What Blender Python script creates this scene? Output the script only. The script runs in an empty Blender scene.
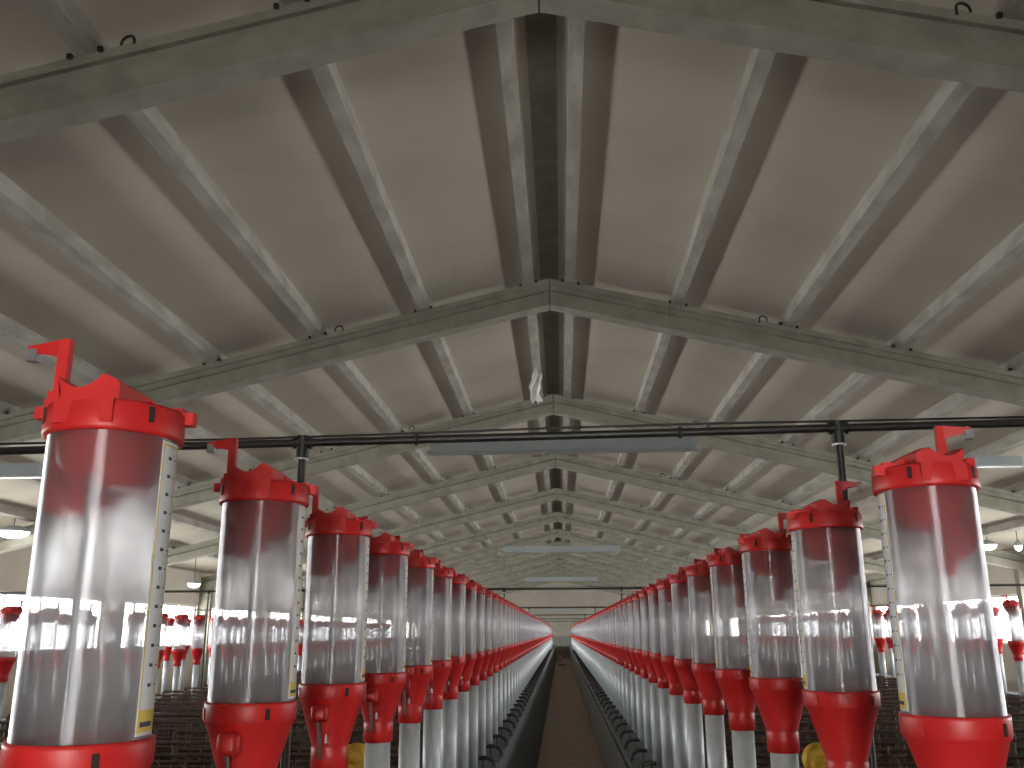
import bpy, math, random
from mathutils import Vector
random.seed(7)
S = bpy.context.scene
C = S.collection

# ------------------------------------------------------------------ camera, world, light, exposure
EYE = 1.75
cd = bpy.data.cameras.new('camera')
cd.sensor_width = 36.0
cd.lens = 912.4 / 1024 * 36.0
cd.clip_start, cd.clip_end = 0.02, 300
cam = bpy.data.objects.new('camera', cd)
C.objects.link(cam)
S.camera = cam
_p, _y, _r = 0.2655, 0.0507, 0.0054
fw = Vector((-math.sin(_y) * math.cos(_p), math.cos(_y) * math.cos(_p), math.sin(_p)))
rt = Vector((math.cos(_y), math.sin(_y), 0))
up = rt.cross(fw)
rt2 = rt * math.cos(_r) - up * math.sin(_r)
up2 = rt * math.sin(_r) + up * math.cos(_r)
from mathutils import Matrix
M = Matrix(((rt2.x, up2.x, -fw.x), (rt2.y, up2.y, -fw.y), (rt2.z, up2.z, -fw.z)))
cam.matrix_world = Matrix.Translation((0, 0, EYE)) @ M.to_4x4()

w = bpy.data.worlds.new('daylight')
S.world = w
w.use_nodes = True
bg = w.node_tree.nodes['Background']
bg.inputs['Color'].default_value = (1.0, 0.985, 0.95, 1)
bg.inputs['Strength'].default_value = 24.0
S.view_settings.view_transform = 'Standard'
S.view_settings.look = 'None'
S.view_settings.gamma = 1.0
S.view_settings.use_curve_mapping = False
S.view_settings.exposure = 0.0
cy = S.cycles
cy.max_bounces = 16
cy.diffuse_bounces = 5
cy.glossy_bounces = 4
cy.transmission_bounces = 12
cy.transparent_max_bounces = 64
cy.sample_clamp_indirect = 4.0
cy.caustics_reflective = False
cy.caustics_refractive = True

WALL = 9.5                     # half width of the shed
Y0, Y1 = -4.2, 64.3            # back and far end
RX, RH, SL = -0.059, EYE + 3.694, 0.2398   # ridge line, rafter top height at ridge, slope
BAY, D1 = 4.982, 9.336
WZ0, WZ1 = EYE - 0.32, EYE + 0.72          # window band
for s in (-1, 1):              # light portals in the window openings (they emit nothing themselves)
    ld = bpy.data.lights.new('window_portal', 'AREA')
    ld.shape = 'RECTANGLE'
    ld.size, ld.size_y = Y1 - D1 + BAY - 0.3, WZ1 - WZ0
    ld.cycles.is_portal = True
    lo = bpy.data.objects.new('window_portal', ld)
    lo.location = (s * (WALL + 0.02), (D1 - BAY + Y1) / 2, (WZ0 + WZ1) / 2)
    lo.rotation_euler = (math.pi / 2, 0, s * math.pi / 2)
    C.objects.link(lo)

ld = bpy.data.lights.new('added_doorway_portal', 'AREA')     # the same for the added fill-light doorway, unseen behind the camera
ld.shape = 'RECTANGLE'
ld.size, ld.size_y = 1.7, 2.2
ld.cycles.is_portal = True
lo = bpy.data.objects.new('added_doorway_portal', ld)
lo.location = (0, Y0 - 0.1, 1.1)
lo.rotation_euler = (math.pi / 2, 0, math.pi)
C.objects.link(lo)

# ------------------------------------------------------------------ materials
def mat(name, col, rough=0.6, metal=0.0, noise=None, bump=None, spec=0.5, stretch=(1, 1, 1)):
    """noise = (scale, second colour, contrast lo, contrast hi)"""
    m = bpy.data.materials.new(name)
    m.use_nodes = True
    nt = m.node_tree
    b = nt.nodes['Principled BSDF']
    b.inputs['Base Color'].default_value = (*col, 1)
    b.inputs['Roughness'].default_value = rough
    b.inputs['Metallic'].default_value = metal
    b.inputs['Specular IOR Level'].default_value = spec
    tc = nt.nodes.new('ShaderNodeTexCoord')
    mp = nt.nodes.new('ShaderNodeMapping')
    mp.inputs['Scale'].default_value = stretch
    nt.links.new(tc.outputs['Object'], mp.inputs['Vector'])
    if noise:
        n = nt.nodes.new('ShaderNodeTexNoise')
        n.inputs['Scale'].default_value = noise[0]
        n.inputs['Detail'].default_value = 5
        nt.links.new(mp.outputs[0], n.inputs['Vector'])
        r = nt.nodes.new('ShaderNodeValToRGB')
        r.color_ramp.elements[0].position = noise[2]
        r.color_ramp.elements[0].color = (*noise[1], 1)
        r.color_ramp.elements[1].position = noise[3]
        r.color_ramp.elements[1].color = (*col, 1)
        nt.links.new(n.outputs[0], r.inputs[0])
        nt.links.new(r.outputs[0], b.inputs['Base Color'])
    if bump:
        n2 = nt.nodes.new('ShaderNodeTexNoise')
        n2.inputs['Scale'].default_value = bump[0]
        n2.inputs['Detail'].default_value = 4
        nt.links.new(mp.outputs[0], n2.inputs['Vector'])
        bp = nt.nodes.new('ShaderNodeBump')
        bp.inputs['Strength'].default_value = bump[1]
        bp.inputs['Distance'].default_value = 0.01
        nt.links.new(n2.outputs[0], bp.inputs['Height'])
        nt.links.new(bp.outputs[0], b.inputs['Normal'])
    return m

def seams(m, period, width, col, axis='Y'):
    """thin joint lines across a panel surface"""
    nt = m.node_tree
    b = nt.nodes['Principled BSDF']
    src = b.inputs['Base Color'].links[0].from_socket
    tc = [n for n in nt.nodes if n.type == 'TEX_COORD'][0]
    sp = nt.nodes.new('ShaderNodeSeparateXYZ')
    nt.links.new(tc.outputs['Object'], sp.inputs[0])
    mo = nt.nodes.new('ShaderNodeMath'); mo.operation = 'FLOORED_MODULO'
    mo.inputs[1].default_value = period
    nt.links.new(sp.outputs[axis], mo.inputs[0])
    lt = nt.nodes.new('ShaderNodeMath'); lt.operation = 'LESS_THAN'
    lt.inputs[1].default_value = width
    nt.links.new(mo.outputs[0], lt.inputs[0])
    mx = nt.nodes.new('ShaderNodeMixRGB')
    nt.links.new(lt.outputs[0], mx.inputs['Fac'])
    nt.links.new(src, mx.inputs['Color1'])
    mx.inputs['Color2'].default_value = (*col, 1)
    nt.links.new(mx.outputs[0], b.inputs['Base Color'])

def clear_plastic(name, tint, haze, gloss_rough, drawn=0.0, refl=(0.6, 0.04)):
    m = bpy.data.materials.new(name)
    m.use_nodes = True
    nt = m.node_tree
    nt.nodes.clear()
    N, L = nt.nodes.new, nt.links.new
    out = N('ShaderNodeOutputMaterial')
    tr = N('ShaderNodeBsdfTransparent'); tr.inputs[0].default_value = (*tint, 1)
    df = N('ShaderNodeBsdfDiffuse'); df.inputs[0].default_value = (0.85, 0.85, 0.90, 1)
    tl = N('ShaderNodeBsdfTranslucent'); tl.inputs[0].default_value = (0.90, 0.90, 0.94, 1)
    gl = N('ShaderNodeBsdfGlossy'); gl.inputs['Roughness'].default_value = gloss_rough
    gl.inputs[0].default_value = (0.95, 0.95, 1, 1)
    a = N('ShaderNodeMixShader'); a.inputs[0].default_value = 0.6
    L(df.outputs[0], a.inputs[1]); L(tl.outputs[0], a.inputs[2])
    b = N('ShaderNodeMixShader'); b.inputs[0].default_value = haze
    L(tr.outputs[0], b.inputs[1]); L(a.outputs[0], b.inputs[2])
    # reflectance rises towards grazing angles, the same from both sides of the wall
    lw = N('ShaderNodeLayerWeight'); lw.inputs[0].default_value = 0.5
    pw = N('ShaderNodeMath'); pw.operation = 'POWER'; pw.inputs[1].default_value = 4.0
    L(lw.outputs['Facing'], pw.inputs[0])
    fr = N('ShaderNodeMath'); fr.operation = 'MULTIPLY_ADD'; fr.inputs[1].default_value = refl[0]; fr.inputs[2].default_value = refl[1]
    L(pw.outputs[0], fr.inputs[0])
    if drawn:
        # drawn tube: reflections spread up and down along it, what lies behind is softened
        gl.inputs['Anisotropy'].default_value = 0.85
        gl.inputs['Rotation'].default_value = DRAWN_ROT
        tg = N('ShaderNodeTangent'); tg.direction_type = 'RADIAL'; tg.axis = 'Z'
        L(tg.outputs[0], gl.inputs['Tangent'])
        rf = N('ShaderNodeBsdfRefraction'); rf.inputs['Roughness'].default_value = 0.32
        rf.inputs['IOR'].default_value = 1.3
        rf.inputs[0].default_value = (*tint, 1)
        e = N('ShaderNodeMixShader'); e.inputs[0].default_value = drawn
        L(b.outputs[0], e.inputs[1]); L(rf.outputs[0], e.inputs[2])
        b = e
    c = N('ShaderNodeMixShader')
    L(fr.outputs[0], c.inputs[0]); L(b.outputs[0], c.inputs[1]); L(gl.outputs[0], c.inputs[2])
    L(c.outputs[0], out.inputs[0])
    return m

def glow(name, col, strength):
    m = bpy.data.materials.new(name)
    m.use_nodes = True
    b = m.node_tree.nodes['Principled BSDF']
    b.inputs['Base Color'].default_value = (0.8, 0.8, 0.8, 1)
    b.inputs['Emission Color'].default_value = (*col, 1)
    b.inputs['Emission Strength'].default_value = strength
    return m

DRAWN_ROT = 0.0
m_red = mat('red_plastic', (0.66, 0.022, 0.020), 0.42, noise=(9, (0.58, 0.018, 0.018), 0.35, 0.6))
m_dark = mat('dark_slot', (0.03, 0.012, 0.012), 0.7)
m_tube = clear_plastic('clear_plastic_tube', (0.98, 0.98, 0.99), 0.145, 0.34, 0.11, (0.75, 0.10))
m_steel = mat('bright_steel', (0.42, 0.42, 0.43), 0.35, 0.9)
m_galv = mat('galvanised_steel', (0.66, 0.71, 0.75), 0.5, 0.2, noise=(30, (0.52, 0.57, 0.61), 0.35, 0.65), stretch=(1, 1, 0.3))
m_label = mat('label_white', (0.78, 0.78, 0.80), 0.5)
m_yel = mat('label_yellow', (0.75, 0.55, 0.06), 0.5)
m_ink = mat('label_ink', (0.03, 0.03, 0.08), 0.6)
m_ceil = mat('ceiling_panel', (0.50, 0.455, 0.38), 0.85, noise=(0.9, (0.42, 0.383, 0.32), 0.3, 0.7), bump=(3, 0.15), spec=0.15)
seams(m_ceil, 1.0, 0.008, (0.53, 0.483, 0.405))
m_conc = mat('beam_concrete', (0.31, 0.302, 0.25), 0.85, noise=(5, (0.225, 0.22, 0.18), 0.3, 0.7), bump=(30, 0.4), spec=0.1)
m_batten = mat('batten_concrete', (0.40, 0.386, 0.35), 0.8, noise=(7, (0.29, 0.275, 0.24), 0.35, 0.62), bump=(35, 0.4), stretch=(1, 0.35, 1), spec=0.1)
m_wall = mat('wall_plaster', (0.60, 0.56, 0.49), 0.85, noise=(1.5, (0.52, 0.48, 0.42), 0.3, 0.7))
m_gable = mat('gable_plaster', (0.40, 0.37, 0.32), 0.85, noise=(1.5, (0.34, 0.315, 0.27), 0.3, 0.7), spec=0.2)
m_floor = mat('slatted_floor', (0.16, 0.13, 0.11), 0.9, noise=(3, (0.10, 0.08, 0.07), 0.3, 0.7))
seams(m_floor, 0.12, 0.03, (0.03, 0.025, 0.02))
m_walk = mat('walkway_concrete', (0.64, 0.53, 0.42), 0.9, noise=(6, (0.50, 0.41, 0.32), 0.3, 0.7), bump=(60, 0.5))
m_slate = mat('slate_panel', (0.105, 0.12, 0.13), 0.75, noise=(4, (0.08, 0.092, 0.10), 0.3, 0.7))
m_bluegrey = mat('bluegrey_panel', (0.60, 0.66, 0.69), 0.6, noise=(4, (0.50, 0.555, 0.585), 0.3, 0.7))
m_black = mat('black_plastic', (0.018, 0.017, 0.016), 0.45)
m_rust = mat('rusty_steel', (0.16, 0.10, 0.07), 0.7, 0.3, noise=(14, (0.08, 0.055, 0.045), 0.3, 0.7))
m_yellow = mat('yellow_plastic', (0.85, 0.52, 0.03), 0.4)
m_batt = mat('strip_light_grey', (0.32, 0.355, 0.37), 0.6)
m_lens = mat('strip_light_lens', (0.36, 0.39, 0.40), 0.35)
m_frame = mat('window_frame_white', (0.75, 0.75, 0.73), 0.5)
m_glass = clear_plastic('window_glass', (0.97, 0.98, 0.98), 0.01, 0.03)
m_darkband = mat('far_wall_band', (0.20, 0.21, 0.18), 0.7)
m_rag = mat('white_sheet', (0.85, 0.85, 0.83), 0.6)
m_lamp = glow('lamp_lens', (1.0, 0.98, 0.95), 7.0)

# ------------------------------------------------------------------ mesh builder
class MB:
    def __init__(self):
        self.v, self.f, self.mi, self.mats, self.sm = [], [], [], [], []

    def slot(self, m):
        if m not in self.mats:
            self.mats.append(m)
        return self.mats.index(m)

    def add(self, vs, fs, m, smooth=False):
        o = len(self.v)
        k = self.slot(m)
        self.v += [tuple(v) for v in vs]
        for f in fs:
            self.f.append([i + o for i in f]); self.mi.append(k); self.sm.append(smooth)
        return self

    def box(self, a, b, m):
        (x0, y0, z0), (x1, y1, z1) = a, b
        vs = [(x, y, z) for z in (z0, z1) for y in (y0, y1) for x in (x0, x1)]
        return self.add(vs, [(0, 2, 3, 1), (4, 5, 7, 6), (0, 1, 5, 4), (2, 6, 7, 3), (0, 4, 6, 2), (1, 3, 7, 5)], m)

    def tube(self, pts, r, m, n=10, caps=True, r1=None):
        pts = [Vector(p) for p in pts]
        rings = []
        u = None
        for i, p in enumerate(pts):
            t = (pts[min(i + 1, len(pts) - 1)] - pts[max(i - 1, 0)]).normalized()
            if u is None:
                u = t.orthogonal().normalized()
            u = (u - t * u.dot(t)).normalized()
            v = t.cross(u)
            rr = r if r1 is None else r + (r1 - r) * i / (len(pts) - 1)
            rings.append([p + (u * math.cos(2 * math.pi * k / n) + v * math.sin(2 * math.pi * k / n)) * rr for k in range(n)])
        vs = [q for ring in rings for q in ring]
        fs = []
        for i in range(len(pts) - 1):
            for k in range(n):
                k2 = (k + 1) % n
                fs.append((i * n + k, i * n + k2, (i + 1) * n + k2, (i + 1) * n + k))
        self.add(vs, fs, m, True)
        if caps:
            self.add(rings[0], [tuple(reversed(range(n)))], m)
            self.add(rings[-1], [tuple(range(n))], m)
        return self

    def lathe(self, prof, m, n=28, cx=0, cy=0, closed=False, smooth=True):
        """prof: list of (radius, z); closed joins last to first"""
        vs = [(cx + r * math.cos(2 * math.pi * k / n), cy + r * math.sin(2 * math.pi * k / n), z) for r, z in prof for k in range(n)]
        fs = []
        P = len(prof)
        for i in range(P if closed else P - 1):
            j = (i + 1) % P
            for k in range(n):
                k2 = (k + 1) % n
                fs.append((i * n + k, i * n + k2, j * n + k2, j * n + k))
        return self.add(vs, fs, m, smooth)

    def prism(self, poly, axis, a, b, m):
        """poly: 2D points; extruded along axis from a to b"""
        def P(p, t):
            return {'x': (t, p[0], p[1]), 'y': (p[0], t, p[1]), 'z': (p[0], p[1], t)}[axis]
        n = len(poly)
        vs = [P(p, a) for p in poly] + [P(p, b) for p in poly]
        fs = [tuple(range(n)), tuple(reversed(range(n, 2 * n)))]
        fs += [(i, i + n, (i + 1) % n + n, (i + 1) % n) for i in range(n)]
        return self.add(vs, fs, m)

    def build(self, name, parent=None, loc=(0, 0, 0), rz=0):
        me = bpy.data.meshes.new(name)
        me.from_pydata(self.v, [], self.f)
        for m in self.mats:
            me.materials.append(m)
        me.polygons.foreach_set('material_index', self.mi)
        me.polygons.foreach_set('use_smooth', self.sm)
        import bmesh
        bm = bmesh.new(); bm.from_mesh(me)
        bmesh.ops.recalc_face_normals(bm, faces=bm.faces)
        bm.to_mesh(me); bm.free()
        me.update()
        o = bpy.data.objects.new(name, me)
        C.objects.link(o)
        o.location = loc
        o.rotation_euler = (0, 0, rz)
        o.parent = parent
        return o

def tag(o, label=None, cat=None, group=None, kind=None):
    if label: o['label'] = label
    if cat: o['category'] = cat
    if group: o['group'] = group
    if kind: o['kind'] = kind
    return o

def empty(name, loc, rz=0):
    o = bpy.data.objects.new(name, None)
    C.objects.link(o)
    o.location = loc
    o.rotation_euler = (0, 0, rz)
    o.empty_display_size = 0.05
    return o

def copy_tree(o, parent=None):
    c = o.copy()
    C.objects.link(c)
    c.parent = parent
    for ch in o.children:
        copy_tree(ch, c)
    return c

ORD = ['nearest', 'second', 'third', 'fourth', 'fifth', 'sixth', 'seventh', 'eighth', 'ninth', 'tenth', 'eleventh', 'twelfth', 'thirteenth', 'fourteenth', 'fifteenth', 'sixteenth', 'seventeenth', 'eighteenth']

# ------------------------------------------------------------------ the shed
tag(MB().box((-WALL - 0.2, Y0 - 0.2, -0.15), (WALL + 0.2, Y1 + 0.2, 0), m_floor).build('floor'), 'dark slatted concrete floor of the long shed', kind='structure')
tag(MB().box((-0.356, Y0, 0.0), (0.548, Y1, 0.012), m_walk).build('floor_walkway'), 'brown concrete walkway running down the middle of the shed', kind='structure')

def roof_z(x, off=0.0):
    return RH + off - SL * abs(x - RX)

cb = MB()
c0, c1 = 0.13, 0.19
for s in (-1, 1):
    xe = s * (WALL + 0.25)
    poly = [(RX, RH + c0), (xe, roof_z(xe, c0)), (xe, roof_z(xe, c1)), (RX, RH + c1)]
    cb.prism(poly, 'y', Y0 - 0.2, Y1 + 0.2, m_ceil)
tag(cb.build('ceiling'), 'pitched ceiling of dull beige sandwich panels', kind='structure')
tag(MB().prism([(RX - 0.10, roof_z(RX - 0.10, 0.128)), (RX, RH + 0.115), (RX + 0.10, roof_z(RX + 0.10, 0.128)), (RX, RH + 0.135)], 'y', Y0, Y1, m_conc).build('trim_1'),
    'narrow ridge strip closing the joint between the two ceiling slopes', kind='structure')

# side walls with a long band of windows
NB = 12
BY = [D1 + BAY * k for k in range(-2, 12)]        # rafter lines
BY[0] = D1 - 2 * BAY
for s, nm in ((-1, 'left'), (1, 'right')):
    b = MB()
    xi, xo = s * WALL, s * (WALL + 0.2)
    x0, x1 = min(xi, xo), max(xi, xo)
    zt = roof_z(xi, 0.2)
    b.box((x0, Y0, 0), (x1, Y1, WZ0), m_wall)
    b.box((x0, Y0, WZ1), (x1, Y1, zt), m_wall)
    edges = BY[1:-1] + [Y1]
    b.box((x0, Y0, WZ0), (x1, BY[1] - 0.17, WZ1), m_wall)
    for y in edges:
        b.box((x0, max(Y0, y - 0.17), WZ0), (x1, min(Y1, y + 0.17), WZ1), m_wall)
    tag(b.build('wall_' + nm), 'long beige side wall with a band of windows', kind='structure')
    for i in range(len(edges) - 1):
        ya, yb = edges[i] + 0.17, edges[i + 1] - 0.17
        f = MB()
        xa, xb = s * (WALL + 0.06), s * (WALL + 0.12)
        xa, xb = min(xa, xb), max(xa, xb)
        f.box((xa, ya, WZ0), (xb, yb, WZ0 + 0.05), m_frame)
        f.box((xa, ya, WZ1 - 0.05), (xb, yb, WZ1), m_frame)
        nm_ = 4
        for k in range(nm_ + 1):
            yy = ya + (yb - ya - 0.05) * k / nm_
            f.box((xa, yy, WZ0 + 0.05), (xb, yy + 0.05, WZ1 - 0.05), m_frame)
        o = f.build('window_%d' % (i + 1 + (NB if s > 0 else 0)))
        tag(o, kind='structure')
        xg = s * (WALL + 0.09)
        MB().box((xg - 0.004, ya + 0.05, WZ0 + 0.05), (xg + 0.004, yb - 0.05, WZ1 - 0.05), m_glass).build('window_pane', o)

def gable(name, ya, yb):
    b = MB()
    xe = WALL + 0.2
    b.prism([(-xe, 0), (xe, 0), (xe, roof_z(xe, 0.2)), (RX, RH + 0.2), (-xe, roof_z(-xe, 0.2))], 'y', ya, yb, m_gable)
    return b.build(name)
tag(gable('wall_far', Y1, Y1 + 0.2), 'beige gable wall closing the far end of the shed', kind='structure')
b = MB()
DW, DH = 0.85, 2.2              # opening added behind the camera to brighten lids, pipes and walkway from the front
xe = WALL + 0.2
b.prism([(-xe, 0), (-DW, 0), (-DW, DH), (DW, DH), (RX, RH + 0.2), (-xe, roof_z(-xe, 0.2))], 'y', Y0 - 0.2, Y0, m_wall)
b.prism([(DW, 0), (xe, 0), (xe, roof_z(xe, 0.2)), (RX, RH + 0.2), (DW, DH)], 'y', Y0 - 0.2, Y0, m_wall)
tag(b.build('wall_back'), kind='structure')
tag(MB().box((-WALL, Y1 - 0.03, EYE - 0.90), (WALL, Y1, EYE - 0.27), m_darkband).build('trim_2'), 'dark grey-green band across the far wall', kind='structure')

# precast portal frames: column + rafter with an I section, one per slope
def rafter_mesh(s, far):
    b = MB()
    xw = WALL - 0.005
    xr = RX + s * 0.006
    def band(h0, h1, wd):
        poly = [(xr, RH - h0), (s * xw, roof_z(s * xw, -h0)), (s * xw, roof_z(s * xw, -h1)), (xr, RH - h1)]
        b.prism(poly, 'y', -wd, wd, m_conc)
    band(0.0, 0.06, 0.095)
    band(0.06, 0.15, 0.060)
    band(0.15, 0.30, 0.095)
    # chamfer between the web and the lower flange
    for q in (-1, 1):
        vs = []
        for x, z in ((xr, RH), (s * xw, roof_z(s * xw))):
            vs += [(x, q * 0.095, z - 0.15), (x, q * 0.060, z - 0.15), (x, q * 0.060, z - 0.12)]
        b.add(vs, [(0, 1, 2), (3, 5, 4), (0, 3, 4, 1), (1, 4, 5, 2), (0, 2, 5, 3)], m_conc)
    zb = roof_z(s * (WALL - 0.2), -0.28)
    b.box((min(s * WALL, s * (WALL - 0.3)) + (0.002 if s < 0 else 0), -0.095, 0), (max(s * WALL, s * (WALL - 0.3)) - (0.002 if s > 0 else 0), 0.095, zb), m_conc)
    # dark bolts where the battens rest
    return b.build('roof_beam')
PUR = [0.227 + 1.1388 * k for k in range(9)]
for s in (-1, 1):
    side = 'left' if s < 0 else 'right'
    first = rafter_mesh(s, 0)
    # small fixing bolts are children: one set each side of every batten
    bolts = MB()
    for px in PUR[:8]:
        for q in (-1, 1):
            x = RX + s * px + q * 0.085
            z = roof_z(x)
            bolts.box((x - 0.014, -0.115, z - 0.012), (x + 0.014, -0.088, z + 0.016), m_black)
    bo = bolts.build('fixing_bolts', first)
    for j, y in enumerate(BY):
        o = first if j == 0 else copy_tree(first)
        o.location = (0, y if j < len(BY) - 1 else Y1 - 0.1, 0)
        k = j - 1
        lab = None
        if k >= 0:
            lab = '%s concrete roof beam in view on the %s slope' % (ORD[k] if k else 'nearest', side)
        tag(o, lab, group='concrete roof beams', kind='structure')
    for k, px in enumerate(PUR):
        x = RX + s * px
        if abs(x) > WALL - 0.2: continue
        b = MB()
        z0 = [roof_z(x - 0.05), roof_z(x + 0.05)]
        poly = [(x - 0.05, z0[0]), (x + 0.05, z0[1]), (x + 0.05, z0[1] + 0.13), (x - 0.05, z0[0] + 0.13)]
        b.prism(poly, 'y', Y0 + 0.01, Y1 - 0.01, m_batten)
        o = b.build('roof_batten')
        tag(o, 'pale concrete batten along the %s roof slope, %s from the ridge' % (side, ORD[k] if k else 'nearest'), group='concrete roof battens', kind='structure')

# lifting loops left on the beams
loop = MB()
pts = [(-0.045, 0, -0.02)]
for i in range(9):
    a = math.pi - math.pi * i / 8
    pts.append((0.045 * math.cos(a), 0, 0.022 + 0.036 * math.sin(a)))
pts.append((0.045, 0, 0.0))
loop.tube(pts, 0.008, m_black, 8)
lo0 = None
for j in range(1, 6):
    for s, side in ((-1, 'left'), (1, 'right')):
        if lo0 is None:
            lo0 = loop.build('lifting_loop'); o = lo0
        else:
            o = lo0.copy(); C.objects.link(o)
        x = RX + s * (2.28 if s < 0 else 2.25)
        o.location = (x, BY[j] - 0.085, roof_z(x) - 0.0)
        o.rotation_euler = (0, 0, 0.3 * s)
        tag(o, 'dark wire lifting loop on the %s concrete beam of the %s slope' % (ORD[j - 1], side), 'wire loop', 'wire lifting loops on the roof beams')

# torn sheet hanging by the ridge
rg = MB()
nu, nv = 6, 12
vs, fs = [], []
for t in (0, 1):
    for j in range(nv + 1):
        for i in range(nu + 1):
            v = j / nv
            wd = (0.035 + 0.07 * math.sin(min(1, v * 1.15) * math.pi * 0.62)) * (1 - 0.15 * math.sin(v * 19))
            x = (i / nu - 0.5) * wd * 1.6 + 0.02 * math.sin(v * 7)
            vs.append((x, 0.03 * math.sin(i * 1.7 + v * 6) + 0.004 * t, -v * 0.52 - 0.03 * math.sin(i * 2.1) * v))
nn = (nu + 1) * (nv + 1)
for t in (0, 1):
    for j in range(nv):
        for i in range(nu):
            a = t * nn + j * (nu + 1) + i
            fs.append((a, a + 1, a + nu + 2, a + nu + 1) if t else (a, a + nu + 1, a + nu + 2, a + 1))
for j in range(nv):
    for i in (0, nu):
        a = j * (nu + 1) + i
        fs.append((a, a + nu + 1, a + nn + nu + 1, a + nn))
rg.add(vs, fs, m_rag, True)
tag(rg.build('torn_sheet', loc=(RX - 0.235, 12.45, roof_z(RX - 0.24) + 0.005), rz=0.35), 'torn scrap of white sheet hanging from the left ridge batten', 'plastic sheet')

# ------------------------------------------------------------------ feed dispensers
# local origin: on the trough ledge under the dispenser; +X looks at the aisle, -Y at the camera
LEDGE = EYE - 0.87
T = EYE + 0.2540 - LEDGE        # underside of lid rim
B = EYE - 0.127 - LEDGE         # top of the hopper rim

def lid_mb():
    b = MB()
    R = 0.0885
    b.lathe([(0.080, T - 0.002), (R, T - 0.002), (R + 0.001, T + 0.004), (R, T + 0.034), (R - 0.004, T + 0.039), (0.060, T + 0.039), (0.0, T + 0.040)], m_red, 36)
    b.lathe([(0.080, T - 0.002), (0.080, T + 0.03), (0, T + 0.03)], m_red, 36)
    zt = T + 0.037
    # saddle channel running along Y: solid block whose top is a shallow arc with a lip on each side
    def prof():
        pts = [(-0.041, 0.0, 0.014), (-0.045, 0.0, 0.026)]
        for i in range(13):
            t = i / 12
            x = -0.047 + 0.060 * t
            zz = 0.034 + 0.003 * t - 0.017 * (1 - (2 * t - 1) ** 2)
            pts.append((max(x, -0.047), 0, zz))
        pts += [(0.030, 0.0, 0.030), (0.0365, 0.0, 0.024)]
        return pts
    pr = prof()
    ys = [-0.074, 0.030, 0.055, 0.072]
    hs = [1.0, 0.97, 0.86, 0.80]
    vs, fs = [], []
    n = len(pr)
    for y, h in zip(ys, hs):
        for px_, _, pz_ in pr:
            vs.append((px_, y, zt + pz_ * h))
        for px_, _, pz_ in pr:
            vs.append((min(max(px_, -0.041), 0.0365), y, zt - 0.002))
    for j in range(len(ys) - 1):
        o = j * 2 * n
        q = o + 2 * n
        for i in range(n - 1):
            fs.append((o + i, o + i + 1, q + i + 1, q + i))
        fs.append((o + n, o, q, q + n)); fs.append((o + n - 1, o + 2 * n - 1, q + 2 * n - 1, q + n - 1))
    for o in (0, (len(ys) - 1) * 2 * n):
        for i in range(n - 1):
            fs.append((o + i, o + n + i, o + n + i + 1, o + i + 1))
    b.add(vs, fs, m_red)
    b.prism([(-0.041, T + 0.006), (0.0365, T + 0.006), (0.0365, zt + 0.001), (-0.041, zt + 0.001)], 'y', -0.0865, -0.070, m_red)
    b.prism([(-0.041, T + 0.006), (0.0365, T + 0.006), (0.0365, zt + 0.001), (-0.041, zt + 0.001)], 'y', 0.070, 0.0865, m_red)
    # stiffening ribs and small tabs on top of the rim
    for a in (0.35, 2.4, 3.6):
        x, y = 0.080 * math.cos(a), 0.080 * math.sin(a)
        b.box((x - 0.007, y - 0.009, zt - 0.004), (x + 0.007, y + 0.009, zt + 0.011), m_red)
    b.box((-0.096, -0.035, T + 0.024), (-0.078, -0.018, T + 0.040), m_red)
    b.box((0.078, 0.020, T + 0.024), (0.098, 0.036, T + 0.042), m_red)
    # diagonal fin running back over the lid
    b.prism([(0.034, zt), (0.078, zt), (0.070, zt + 0.006), (0.036, zt + 0.022)], 'y', 0.012, 0.018, m_red)
    # dark slots in the rim
    for a in (-0.62, -2.45, 0.95, 2.3):
        ca, sa = math.cos(a), math.sin(a)
        p = []
        for dt, rr in ((-0.0035, R + 0.0022), (0.0035, R + 0.0022), (0.0035, R - 0.003), (-0.0035, R - 0.003)):
            p.append((rr * ca - dt * sa, rr * sa + dt * ca))
        b.prism(p, 'z', T + 0.012, T + 0.033, m_dark)
    return b

def lever_mb():
    b = MB()
    x, y = -0.057, -0.046
    z0, z1 = T + 0.036, T + 0.128
    b.prism([(x - 0.0075, y - 0.0065), (x + 0.0075, y - 0.0065), (x + 0.0075, y + 0.0065), (x - 0.0075, y + 0.0065)], 'z', z0, z1, m_red)
    b.prism([(x - 0.012, y - 0.010), (x + 0.010, y - 0.010), (x + 0.010, y + 0.010), (x - 0.012, y + 0.010)], 'z', z0 - 0.002, z0 + 0.02, m_red)
    # arm: tapered blade, outward from the top of the post
    d = Vector((-0.985, 0.17, 0))
    n = Vector((0.17, 0.985, 0)) * 0.0055
    a0 = Vector((x, y, 0)) - d * 0.006
    a1 = a0 + d * 0.062
    vs = []
    for q in (-1, 1):
        vs += [a0 + n * q + Vector((0, 0, z1 + 0.002)), a0 + n * q + Vector((0, 0, z1 - 0.026)), a1 + n * q + Vector((0, 0, z1 - 0.012)), a1 + n * q + Vector((0, 0, z1 - 0.005))]
    b.add(vs, [(0, 1, 2, 3), (7, 6, 5, 4), (0, 4, 5, 1), (1, 5, 6, 2), (2, 6, 7, 3), (3, 7, 4, 0)], m_red)
    return b, a1 - d * 0.007, z1 + 0.004

def bowl_mb():
    b = MB()
    b.lathe([(0.0785, T), (0.072, T - 0.002), (0.068, T - 0.035), (0.054, T - 0.060), (0.046, T - 0.072), (0.040, T - 0.072), (0.046, T - 0.058), (0.060, T - 0.033), (0.064, T - 0.004), (0.0785, T + 0.001)], m_red, 28, closed=True)
    return b

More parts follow.
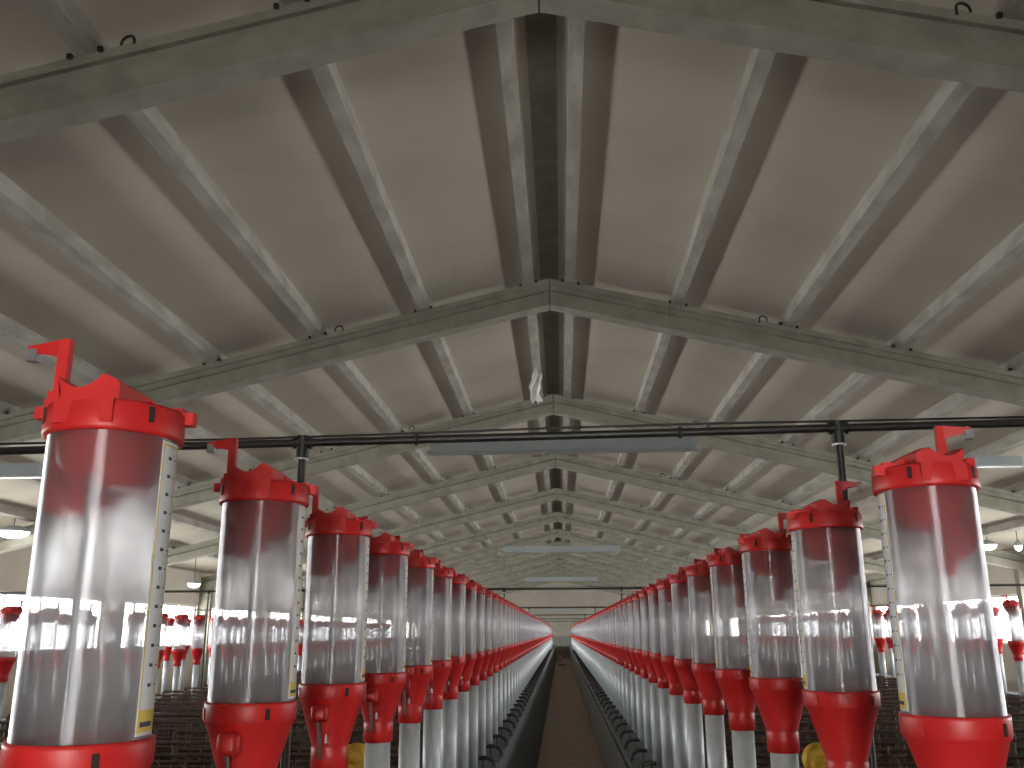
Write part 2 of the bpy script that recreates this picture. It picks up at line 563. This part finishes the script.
def chute_mb(long=False):
    b = MB()
    if long:
        b.prism([(-0.074, T - 0.004), (-0.074, T - 0.085), (-0.060, T - 0.112), (-0.046, T - 0.120), (-0.026, T - 0.152), (-0.012, T - 0.150), (-0.012, T - 0.120), (-0.020, T - 0.085), (-0.012, T - 0.070), (-0.060, T - 0.064), (-0.062, T - 0.004)], 'y', -0.020, 0.020, m_red)
        return b
    b.prism([(-0.074, T - 0.004), (-0.076, T - 0.098), (-0.040, T - 0.108), (0.006, T - 0.092), (0.012, T - 0.082), (-0.010, T - 0.080), (-0.012, T - 0.068), (-0.060, T - 0.066), (-0.062, T - 0.004)], 'y', -0.022, 0.022, m_red)
    return b

def hopper_mb():
    b = MB()
    prof = [(0.0815, B - 0.002), (0.0815, B + 0.002), (0.0870, B + 0.002), (0.0875, B - 0.004), (0.0870, B - 0.030), (0.0845, B - 0.036), (0.0800, B - 0.042), (0.047, B - 0.150), (0.0465, B - 0.155), (0.0475, B - 0.160), (0.047, B - 0.212), (0.0425, B - 0.214), (0.0425, B - 0.15), (0.074, B - 0.040), (0.078, B - 0.030)]
    b.lathe(prof, m_red, 32, closed=True)
    for a in (-0.9, 0.6, 2.2, 3.7):
        ca, sa = math.cos(a), math.sin(a)
        p = []
        for dt, rr in ((-0.004, 0.0890), (0.004, 0.0890), (0.004, 0.084), (-0.004, 0.084)):
            p.append((rr * ca - dt * sa, rr * sa + dt * ca))
        b.prism(p, 'z', B - 0.028, B - 0.008, m_dark if a in (-0.9, 2.2) else m_red)
    return b

def knob_mb():
    b = MB()
    # rounded box that closes the adjusting slide, sitting against the front of the cone
    n = 20
    def sq(r, k):
        a = 2 * math.pi * k / n
        c, s = math.cos(a), math.sin(a)
        e = 0.45
        return (math.copysign(abs(c) ** e, c) * r, math.copysign(abs(s) ** e, s) * r * 1.0)
    vs = []
    lay = [(-0.050, 0.020), (-0.086, 0.021), (-0.094, 0.018), (-0.098, 0.010)]
    for y, r in lay:
        for k in range(n):
            u, v = sq(r, k)
            vs.append((-0.010 + u, y, B - 0.068 + v))
    fs = []
    for i in range(len(lay) - 1):
        for k in range(n):
            k2 = (k + 1) % n
            fs.append((i * n + k, i * n + k2, (i + 1) * n + k2, (i + 1) * n + k))
    fs.append(tuple(range(n))); fs.append(tuple(reversed(range(n * 3, n * 4))))
    b.add(vs, fs, m_red, True)
    return b

def scale_mb():
    """graduated strip wrapped round the aisle side of the tube"""
    b = MB()
    R0, R1 = 0.0821, 0.0829
    zA, zB = B + 0.006, T - 0.006
    def patch(a0, a1, z0, z1, r0, r1, m, n=6):
        vs, fs = [], []
        for i in range(n + 1):
            a = a0 + (a1 - a0) * i / n
            for r, z in ((r0, z0), (r1, z0), (r1, z1), (r0, z1)):
                vs.append((r * math.cos(a), r * math.sin(a), z))
        for i in range(n):
            o = i * 4
            fs += [(o, o + 4, o + 5, o + 1), (o + 1, o + 5, o + 6, o + 2), (o + 2, o + 6, o + 7, o + 3), (o + 3, o + 7, o + 4, o)]
        fs += [(0, 1, 2, 3), (n * 4 + 3, n * 4 + 2, n * 4 + 1, n * 4)]
        b.add(vs, fs, m)
    d = math.radians
    patch(d(-17), d(13), zA, zB, R0, R1, m_label)
    patch(d(-16), d(-14.6), zA + 0.002, zB - 0.002, R1, R1 + 0.0002, m_yel, 2)
    patch(d(10.6), d(12), zA + 0.002, zB - 0.002, R1, R1 + 0.0002, m_yel, 2)
    patch(d(-16), d(12), zB - 0.006, zB - 0.004, R1, R1 + 0.0002, m_yel)
    patch(d(-15), d(10), zA + 0.004, zA + 0.030, R1, R1 + 0.0002, m_yel)
    patch(d(-13), d(6), zA + 0.010, zA + 0.016, R1 + 0.0002, R1 + 0.0004, m_ink)
    k = 0
    z = zB - 0.024
    while z > zA + 0.045:
        patch(d(-7), d(-3.5), z, z + 0.0045, R1, R1 + 0.0003, m_ink, 2)
        patch(d(-3), d(-1.6), z + 0.0005, z + 0.004, R1, R1 + 0.0003, m_ink, 2)
        patch(d(4), d(9), z + 0.0015, z + 0.0028, R1, R1 + 0.0003, m_ink, 2)
        z -= 0.024
    return b

def tube_mb():
    b = MB()
    b.lathe([(0.0795, B + 0.001), (0.082, B + 0.001), (0.082, T + 0.002), (0.0795, T + 0.002)], m_tube, 40, closed=True)
    # moulded seam ridge on the outer side
    b.box((-0.0855, -0.004, B + 0.004), (-0.0822, 0.004, T - 0.004), m_tube)
    return b

def rod_mb():
    return MB().tube([(0.002, -0.052, B - 0.14), (0.002, -0.052, T - 0.03)], 0.0042, m_steel, 10)

def tip_mb():
    return MB().tube([(-0.012, -0.050, B - 0.178), (-0.012, -0.083, B - 0.085)], 0.0045, m_steel, 8)

def pipe_mb(n=24):
    b = MB()
    b.lathe([(0.038, 0.0), (0.041, 0.0), (0.041, B - 0.206), (0.038, B - 0.206)], m_galv, n, closed=True)
    return b

def make_dispenser(full, mirrored=False):
    r = empty('feed_dispenser', (0, 0, 0))
    lid_mb().build('lid', r)
    lv, a1, z1 = lever_mb()
    l = lv.build('lever', r)
    if full:
        MB().box((a1.x - 0.007, a1.y - 0.007, z1 - 0.030), (a1.x + 0.007, a1.y + 0.007, z1 - 0.013), m_steel).tube([(a1.x, a1.y, z1 - 0.016), (a1.x, a1.y, z1 - 0.006)], 0.003, m_steel, 8).build('clamp', l)
    bowl_mb().build('inner_funnel', r)
    t = tube_mb().build('clear_tube', r)
    hp = hopper_mb().build('hopper', r)
    pipe_mb().build('drop_pipe', r)
    if full:
        chute_mb(mirrored).build('inner_chute', r)
        scale_mb().build('scale_strip', t)
        if not mirrored: rod_mb().build('adjusting_rod', r)
        knob_mb().build('knob', hp)
        tip_mb().build('rod_tip', hp)
    return r

XL, XR, ZL, ZR, SP = -0.6011, 0.6622, 1.1858, 1.6792, 0.65
NF = 91
FULL = 16
protos = {}
def dispenser(full, mirrored=False):
    key = (full, mirrored if full else False)
    if key not in protos:
        protos[key] = make_dispenser(full, mirrored)
        return protos[key]
    return copy_tree(protos[key])

for s, x0, z0, side in ((-1, XL, ZL, 'left'), (1, XR, ZR, 'right')):
    for i in range(NF):
        o = dispenser(i < FULL, s > 0)
        o.location = (x0, z0 + SP * i, LEDGE - (0.012 if s > 0 else 0))
        o.rotation_euler = (0, 0, 0 if s < 0 else math.pi)
        if i < FULL:
            if i == 0:
                lab = 'nearest and largest clear tube feed dispenser of the %s row, red lid and lever' % side
            elif i == 1:
                lab = 'clear tube feed dispenser with red lid, directly behind the nearest one in %s row' % side
            else:
                lab = 'clear tube feed dispenser with red lid and hopper, %s from the front in %s row' % (ORD[i], side)
        else:
            lab = 'small far feed dispenser with red lid, beyond the first sixteen of the %s aisle row' % side
        tag(o, lab, 'feed dispenser', 'feed dispensers of the %s aisle row' % side)

# outer rows under the windows
for s, side in ((-1, 'left'), (1, 'right')):
    for x, n, ya in ((5.05, 32, 7.1), (6.3, 24, 8.4)):
        for i in range(n):
            o = dispenser(False)
            rowx = x + (0 if s < 0 else 0.08)
            facing = (x < 6)        # the row nearer the camera looks outward to its own aisle
            o.location = (s * rowx, ya + SP * i, LEDGE - (0.07 if s < 0 else 0))
            o.rotation_euler = (0, 0, (0 if s > 0 else math.pi) if facing else (math.pi if s > 0 else 0))
            if facing:
                lab = 'tiny distant feed dispenser against the bright %s windows, nearer outer row' % side
            else:
                lab = 'tiny distant feed dispenser against the bright %s windows, farther outer row' % side
            tag(o, lab, 'feed dispenser', 'distant feed dispensers by the %s windows' % side)

# ------------------------------------------------------------------ troughs and panels beside the walkway
def trough(s):
    b = MB()
    if s < 0:
        b.prism([(-0.358, 0.0), (-0.445, LEDGE), (-0.735, LEDGE), (-0.735, 0.0)], 'y', Y0 + 0.01, Y1 - 0.04, m_slate)
    else:
        b.prism([(0.55, 0.0), (0.57, 0.56), (0.46, LEDGE - 0.03), (0.46, LEDGE - 0.012), (0.79, LEDGE - 0.012), (0.79, 0.0)], 'y', Y0 + 0.01, Y1 - 0.04, m_slate)
    return b
o = trough(-1).build('feed_trough')
tag(o, 'long dark slate feed trough wall under the left row of pipes', 'feed trough')
o = trough(1).build('feed_trough')
tag(o, 'long dark feed trough wall with grey perforated strip under the right pipes', 'feed trough')
st = MB()
st.prism([(0.5510, 0.03), (0.5450, 0.03), (0.5600, 0.55), (0.5640, 0.56), (0.5690, 0.56)], 'y', Y0 + 0.01, Y1 - 0.04, m_bluegrey)
sp = st.build('kick_strip', o)
tag(sp, 'blue-grey metal strip with a row of drain holes')
hl = MB()
hy = 6.7
while hy < 45:
    hl.tube([(0.5660, hy, 0.50), (0.5570, hy, 0.50)], 0.016, m_black, 8)
    hy += 0.65
tag(hl.build('drain_holes', o), kind='stuff')

# outer rows' troughs
for s, side in ((-1, 'left'), (1, 'right')):
    for x, nm in ((5.05, 'nearer'), (6.3, 'farther')):
        xx = s * (x + (0 if s < 0 else 0.08))
        tag(MB().prism([(xx - 0.17, 0), (xx - 0.14, LEDGE - (0.07 if s < 0 else 0)), (xx + 0.14, LEDGE - (0.07 if s < 0 else 0)), (xx + 0.17, 0)], 'y', 4.0, 34.0, m_slate).build('feed_trough'),
            'dark feed trough under the %s outer row of pipes on the %s' % (nm, side), 'feed trough')

# black curved hooks at the foot of the pipes
hk = MB()
pts = [(-0.075, 0, 0.060), (-0.045, 0, 0.066), (-0.015, 0, 0.064), (0.010, 0, 0.055), (0.028, 0, 0.038), (0.036, 0, 0.018), (0.038, 0, 0.0)]
hk.tube(pts, 0.0135, m_black, 8)
hk.tube([(-0.045, 0, 0.062), (-0.045, 0, 0.0)], 0.006, m_black, 8)
hk.box((0.02, -0.02, 0.0), (0.052, 0.02, 0.012), m_black)
h0 = None
for s, x0, z0, side in ((-1, -0.490, 6.48, 'left'), (1, 0.520, 6.345, 'right')):
    for i in range(60):
        if h0 is None:
            h0 = hk.build('black_hook'); o = h0
        else:
            o = h0.copy(); C.objects.link(o)
        o.location = (x0, z0 + SP * (i - 1), LEDGE - (0.012 if s > 0 else 0))
        o.rotation_euler = (0, 0, 0 if s < 0 else math.pi)
        if i < 10:
            lab = 'curved black hook on the %s trough edge, %s from the front' % (side, ORD[i])
            if i == 0: lab = 'curved black hook on the %s trough edge, nearest one in view' % side
        else:
            lab = 'small curved black hook far down the %s trough edge, past the first ten' % side
        tag(o, lab, 'hook', 'black hooks along the %s trough' % side)

# yellow discs on short posts behind the dispensers
for s, x, y, z in ((-1, -0.772, 3.6, EYE - 0.45), (1, 0.868, 3.38, EYE - 0.425)):
    r = empty('yellow_disc', (x, y, 0))
    zz = z - r.location.z
    d = MB()
    d.add([], [], m_yellow)
    n = 28
    vs, fs = [], []
    lay = [(0.0, 0.030), (0.044, 0.030), (0.053, 0.022), (0.055, 0.0), (0.053, -0.018), (0.046, -0.026), (0.034, -0.028), (0.016, -0.020), (0.014, -0.034), (0.0, -0.036)]
    for rr, yy in lay:
        for k in range(n):
            a = 2 * math.pi * k / n
            vs.append((rr * math.cos(a), yy, zz + rr * math.sin(a)))
    for i in range(len(lay) - 1):
        for k in range(n):
            k2 = (k + 1) % n
            fs.append((i * n + k, i * n + k2, (i + 1) * n + k2, (i + 1) * n + k))
    d.add(vs, fs, m_yellow, True)
    d.build('disc', r)
    MB().tube([(0, 0.002, 0), (0, 0.002, zz - 0.05)], 0.012, m_galv, 10).build('post', r)
    tag(r, 'round yellow plastic disc low behind the %s row of dispensers' % ('left' if s < 0 else 'right'), 'yellow disc')

# ------------------------------------------------------------------ sow stalls: barred dividers
def divider_mb(L):
    b = MB()
    h = EYE - 0.68
    b.tube([(0, 0, 0), (0, 0, h)], 0.02, m_rust, 8)
    b.tube([(L, 0, 0), (L, 0, h)], 0.02, m_rust, 8)
    for z in (h, h - 0.12, h - 0.26, h - 0.42, h - 0.60, h - 0.80):
        b.tube([(0, 0, z), (L, 0, z)], 0.013, m_rust, 6, caps=False)
    k = 0.16
    while k < L:
        b.tube([(k, 0, h - 0.80), (k, 0, h)], 0.006, m_rust, 5, caps=False)
        k += 0.16
    return b
d0 = None
for s, side in ((-1, 'left'), (1, 'right')):
    for xa, L, ya, n, blk in ((0.90, 1.90, 3.6, 34, 'nearer'), (2.98, 1.86, 5.0, 36, 'farther')):
        for i in range(n):
            if d0 is None:
                d0 = divider_mb(1.88).build('stall_divider'); o = d0
            else:
                o = d0.copy(); C.objects.link(o)
            o.location = (s * xa, ya + SP * i, 0)
            o.rotation_euler = (0, 0, 0 if s > 0 else math.pi)
            tag(o, 'rusty barred stall divider in the %s block beside the %s row' % (blk, side), 'stall divider', 'rusty barred stall dividers, %s block %s' % (blk, side))

# ------------------------------------------------------------------ black cross pipes with their drops
for k in range(6):
    y = 2.65 + 9.964 * k
    zc = EYE + 0.560
    r = empty('cross_pipe', (0, y, zc))
    n = 40
    span = WALL - 0.03
    def pz(x):
        return 0.012 * x if abs(x) < 3 and k == 0 else (0.012 * math.copysign(3, x) if k == 0 else 0)
    MB().tube([(-span + 2 * span * i / n, 0, pz(-span + 2 * span * i / n)) for i in range(n + 1)], 0.0125, m_black, 10).build('pipe', r)
    MB().tube([(-span + 2 * span * i / n, -0.004, 0.020 + pz(-span + 2 * span * i / n) + 0.004 * math.sin(i * 1.3)) for i in range(n + 1)], 0.0035, m_black, 6).build('cable', r)
    if k < 3:
        xs = [-7.5, -6.2, -5.0, -3.4, -1.72, -0.42, 0.36, 1.45, 3.2, 4.9, 6.6]
        for x in xs:
            MB().lathe([(0.0125, -0.005), (0.018, -0.005), (0.018, 0.005), (0.0125, 0.005)], m_black, 10, closed=True).build('cable_clip', r)
            c = [q for q in r.children if q.name.startswith('cable_clip')][-1]
            c.rotation_euler = (0, math.pi / 2, 0)
            c.location = (x, 0, pz(x))
            c.data.transform(Matrix.Translation((0, 0, 0)))
    for x, zb in ((-0.763, LEDGE), (0.816, LEDGE), (-4.83, LEDGE), (4.9, LEDGE)):
        if k > 3 and abs(x) > 3: continue
        MB().tube([(x, 0, -0.01 + pz(x)), (x, 0, (LEDGE if abs(x) < 3 else 0) - zc)], 0.0125, m_black, 10).build('drop_tube', r)
        MB().tube([(x, 0, 0.020 + pz(x)), (x, 0, -0.045 + pz(x))], 0.020, m_black, 12).tube([(x - 0.028, 0, pz(x)), (x + 0.028, 0, pz(x))], 0.019, m_black, 12).build('tee_joint', r)
        MB().lathe([(0.0125, -0.052 + pz(x)), (0.0205, -0.052 + pz(x)), (0.0205, -0.047 + pz(x)), (0.0125, -0.047 + pz(x))], m_label, 12, cx=x, closed=True).build('ring', r)
    lab = 'black plastic pipe crossing the shed above the rows, %s from the camera' % (ORD[k] if k else 'nearest')
    tag(r, lab, 'pipe', 'black cross pipes')

# ------------------------------------------------------------------ strip lights (unlit) and round lamps
def strip_light(x, y, z, L, label):
    r = empty('strip_light', (x, y, z))
    b = MB()
    b.prism([(-0.07, 0.0), (0.07, 0.0), (0.06, 0.12), (-0.06, 0.12)], 'x', -L / 2, L / 2, m_batt)
    b.build('housing', r)
    MB().prism([(-0.075, 0.0), (0.075, 0.0), (0.055, -0.018), (-0.055, -0.018)], 'x', -L / 2 - 0.03, L / 2 + 0.03, m_lens).build('diffuser', r)
    for q in (-1, 1):
        xx = q * L * 0.42
        MB().tube([(xx, 0, 0.118), (xx, 0, roof_z(x + xx, 0.128) - z)], 0.0013, m_steel, 6).build('hanging_wire', r)
    tag(r, label, 'strip light', 'unlit strip lights across the aisles')
for k, (y, zl) in enumerate(((8.6, 1.67), (20.0, 1.67), (32.5, 1.72), (62.6, 1.36))):
    strip_light(0.04, y, EYE + zl, 2.52, 'unlit blue-grey strip light hung across the middle aisle, %s from the camera' % (ORD[k] if k else 'nearest'))
strip_light(-6.33, 8.6, EYE + 1.50, 2.52, 'unlit blue-grey strip light hung over the outer aisle at far left')
strip_light(5.85, 12.3, EYE + 2.10, 0.55, 'short grey strip light high under the right roof slope')

def round_lamp(x, y, z, r0, label, cord=False):
    r = empty('round_lamp', (x, y, z))
    MB().lathe([(0.0, -0.10), (r0 * 0.5, -0.09), (r0 * 0.85, -0.055), (r0, 0.0), (r0 * 0.9, 0.02), (0.0, 0.02)], m_lamp, 24).build('lens', r)
    MB().lathe([(0.0, 0.10), (r0 * 0.4, 0.09), (r0 * 1.04, 0.03), (r0 * 1.06, -0.005), (r0 * 1.0, -0.005), (r0 * 0.9, 0.02), (0, 0.02)], m_batt, 24).build('housing', r)
    MB().tube([(0, 0, 0.095), (0, 0, roof_z(x, 0.128) - z)], 0.008, m_black, 8).build('cord', r)
    tag(r, label, 'lamp', 'glowing round lamps')
round_lamp(-8.5, 13.9, EYE + 1.55, 0.24, 'bright round lamp under the roof at far left edge')
round_lamp(8.4, 18.6, EYE + 1.60, 0.17, 'glowing round lamp under the right roof slope, nearer of the two')
round_lamp(8.5, 17.6, EYE + 1.50, 0.07, 'tiny glowing round lamp at the far right edge')
round_lamp(-8.6, 21.5, EYE + 1.14, 0.15, 'glowing round lamp seen between the two nearest left dispensers')

# things at the far end of the walkway
bk = MB()
bk.lathe([(0.0, 0.0), (0.13, 0.0), (0.17, 0.36), (0.18, 0.37), (0.165, 0.37), (0.125, 0.015), (0.0, 0.015)], m_rag, 20)
hb = bk.build('bucket', loc=(-0.16, 58.0, 0.012))
tag(hb, 'small white bucket at the far end of the walkway', 'bucket')
MB().tube([(-0.17, 0, 0.35)] + [(-0.17 * math.cos(math.pi * i / 8), 0, 0.35 + 0.14 * math.sin(math.pi * i / 8)) for i in range(1, 8)] + [(0.17, 0, 0.35)], 0.006, m_steel, 6).build('bucket_handle', hb)
g = MB()
g.box((-0.24, 50.9, 0.012), (0.24, 52.3, 0.03), m_rust)
for i in range(6):
    g.box((-0.22 + 0.08 * i, 50.95, 0.03), (-0.19 + 0.08 * i, 52.25, 0.036), m_dark)
tag(g.build('drain_cover'), 'dark brown drain cover on the walkway near the far end', 'drain cover')
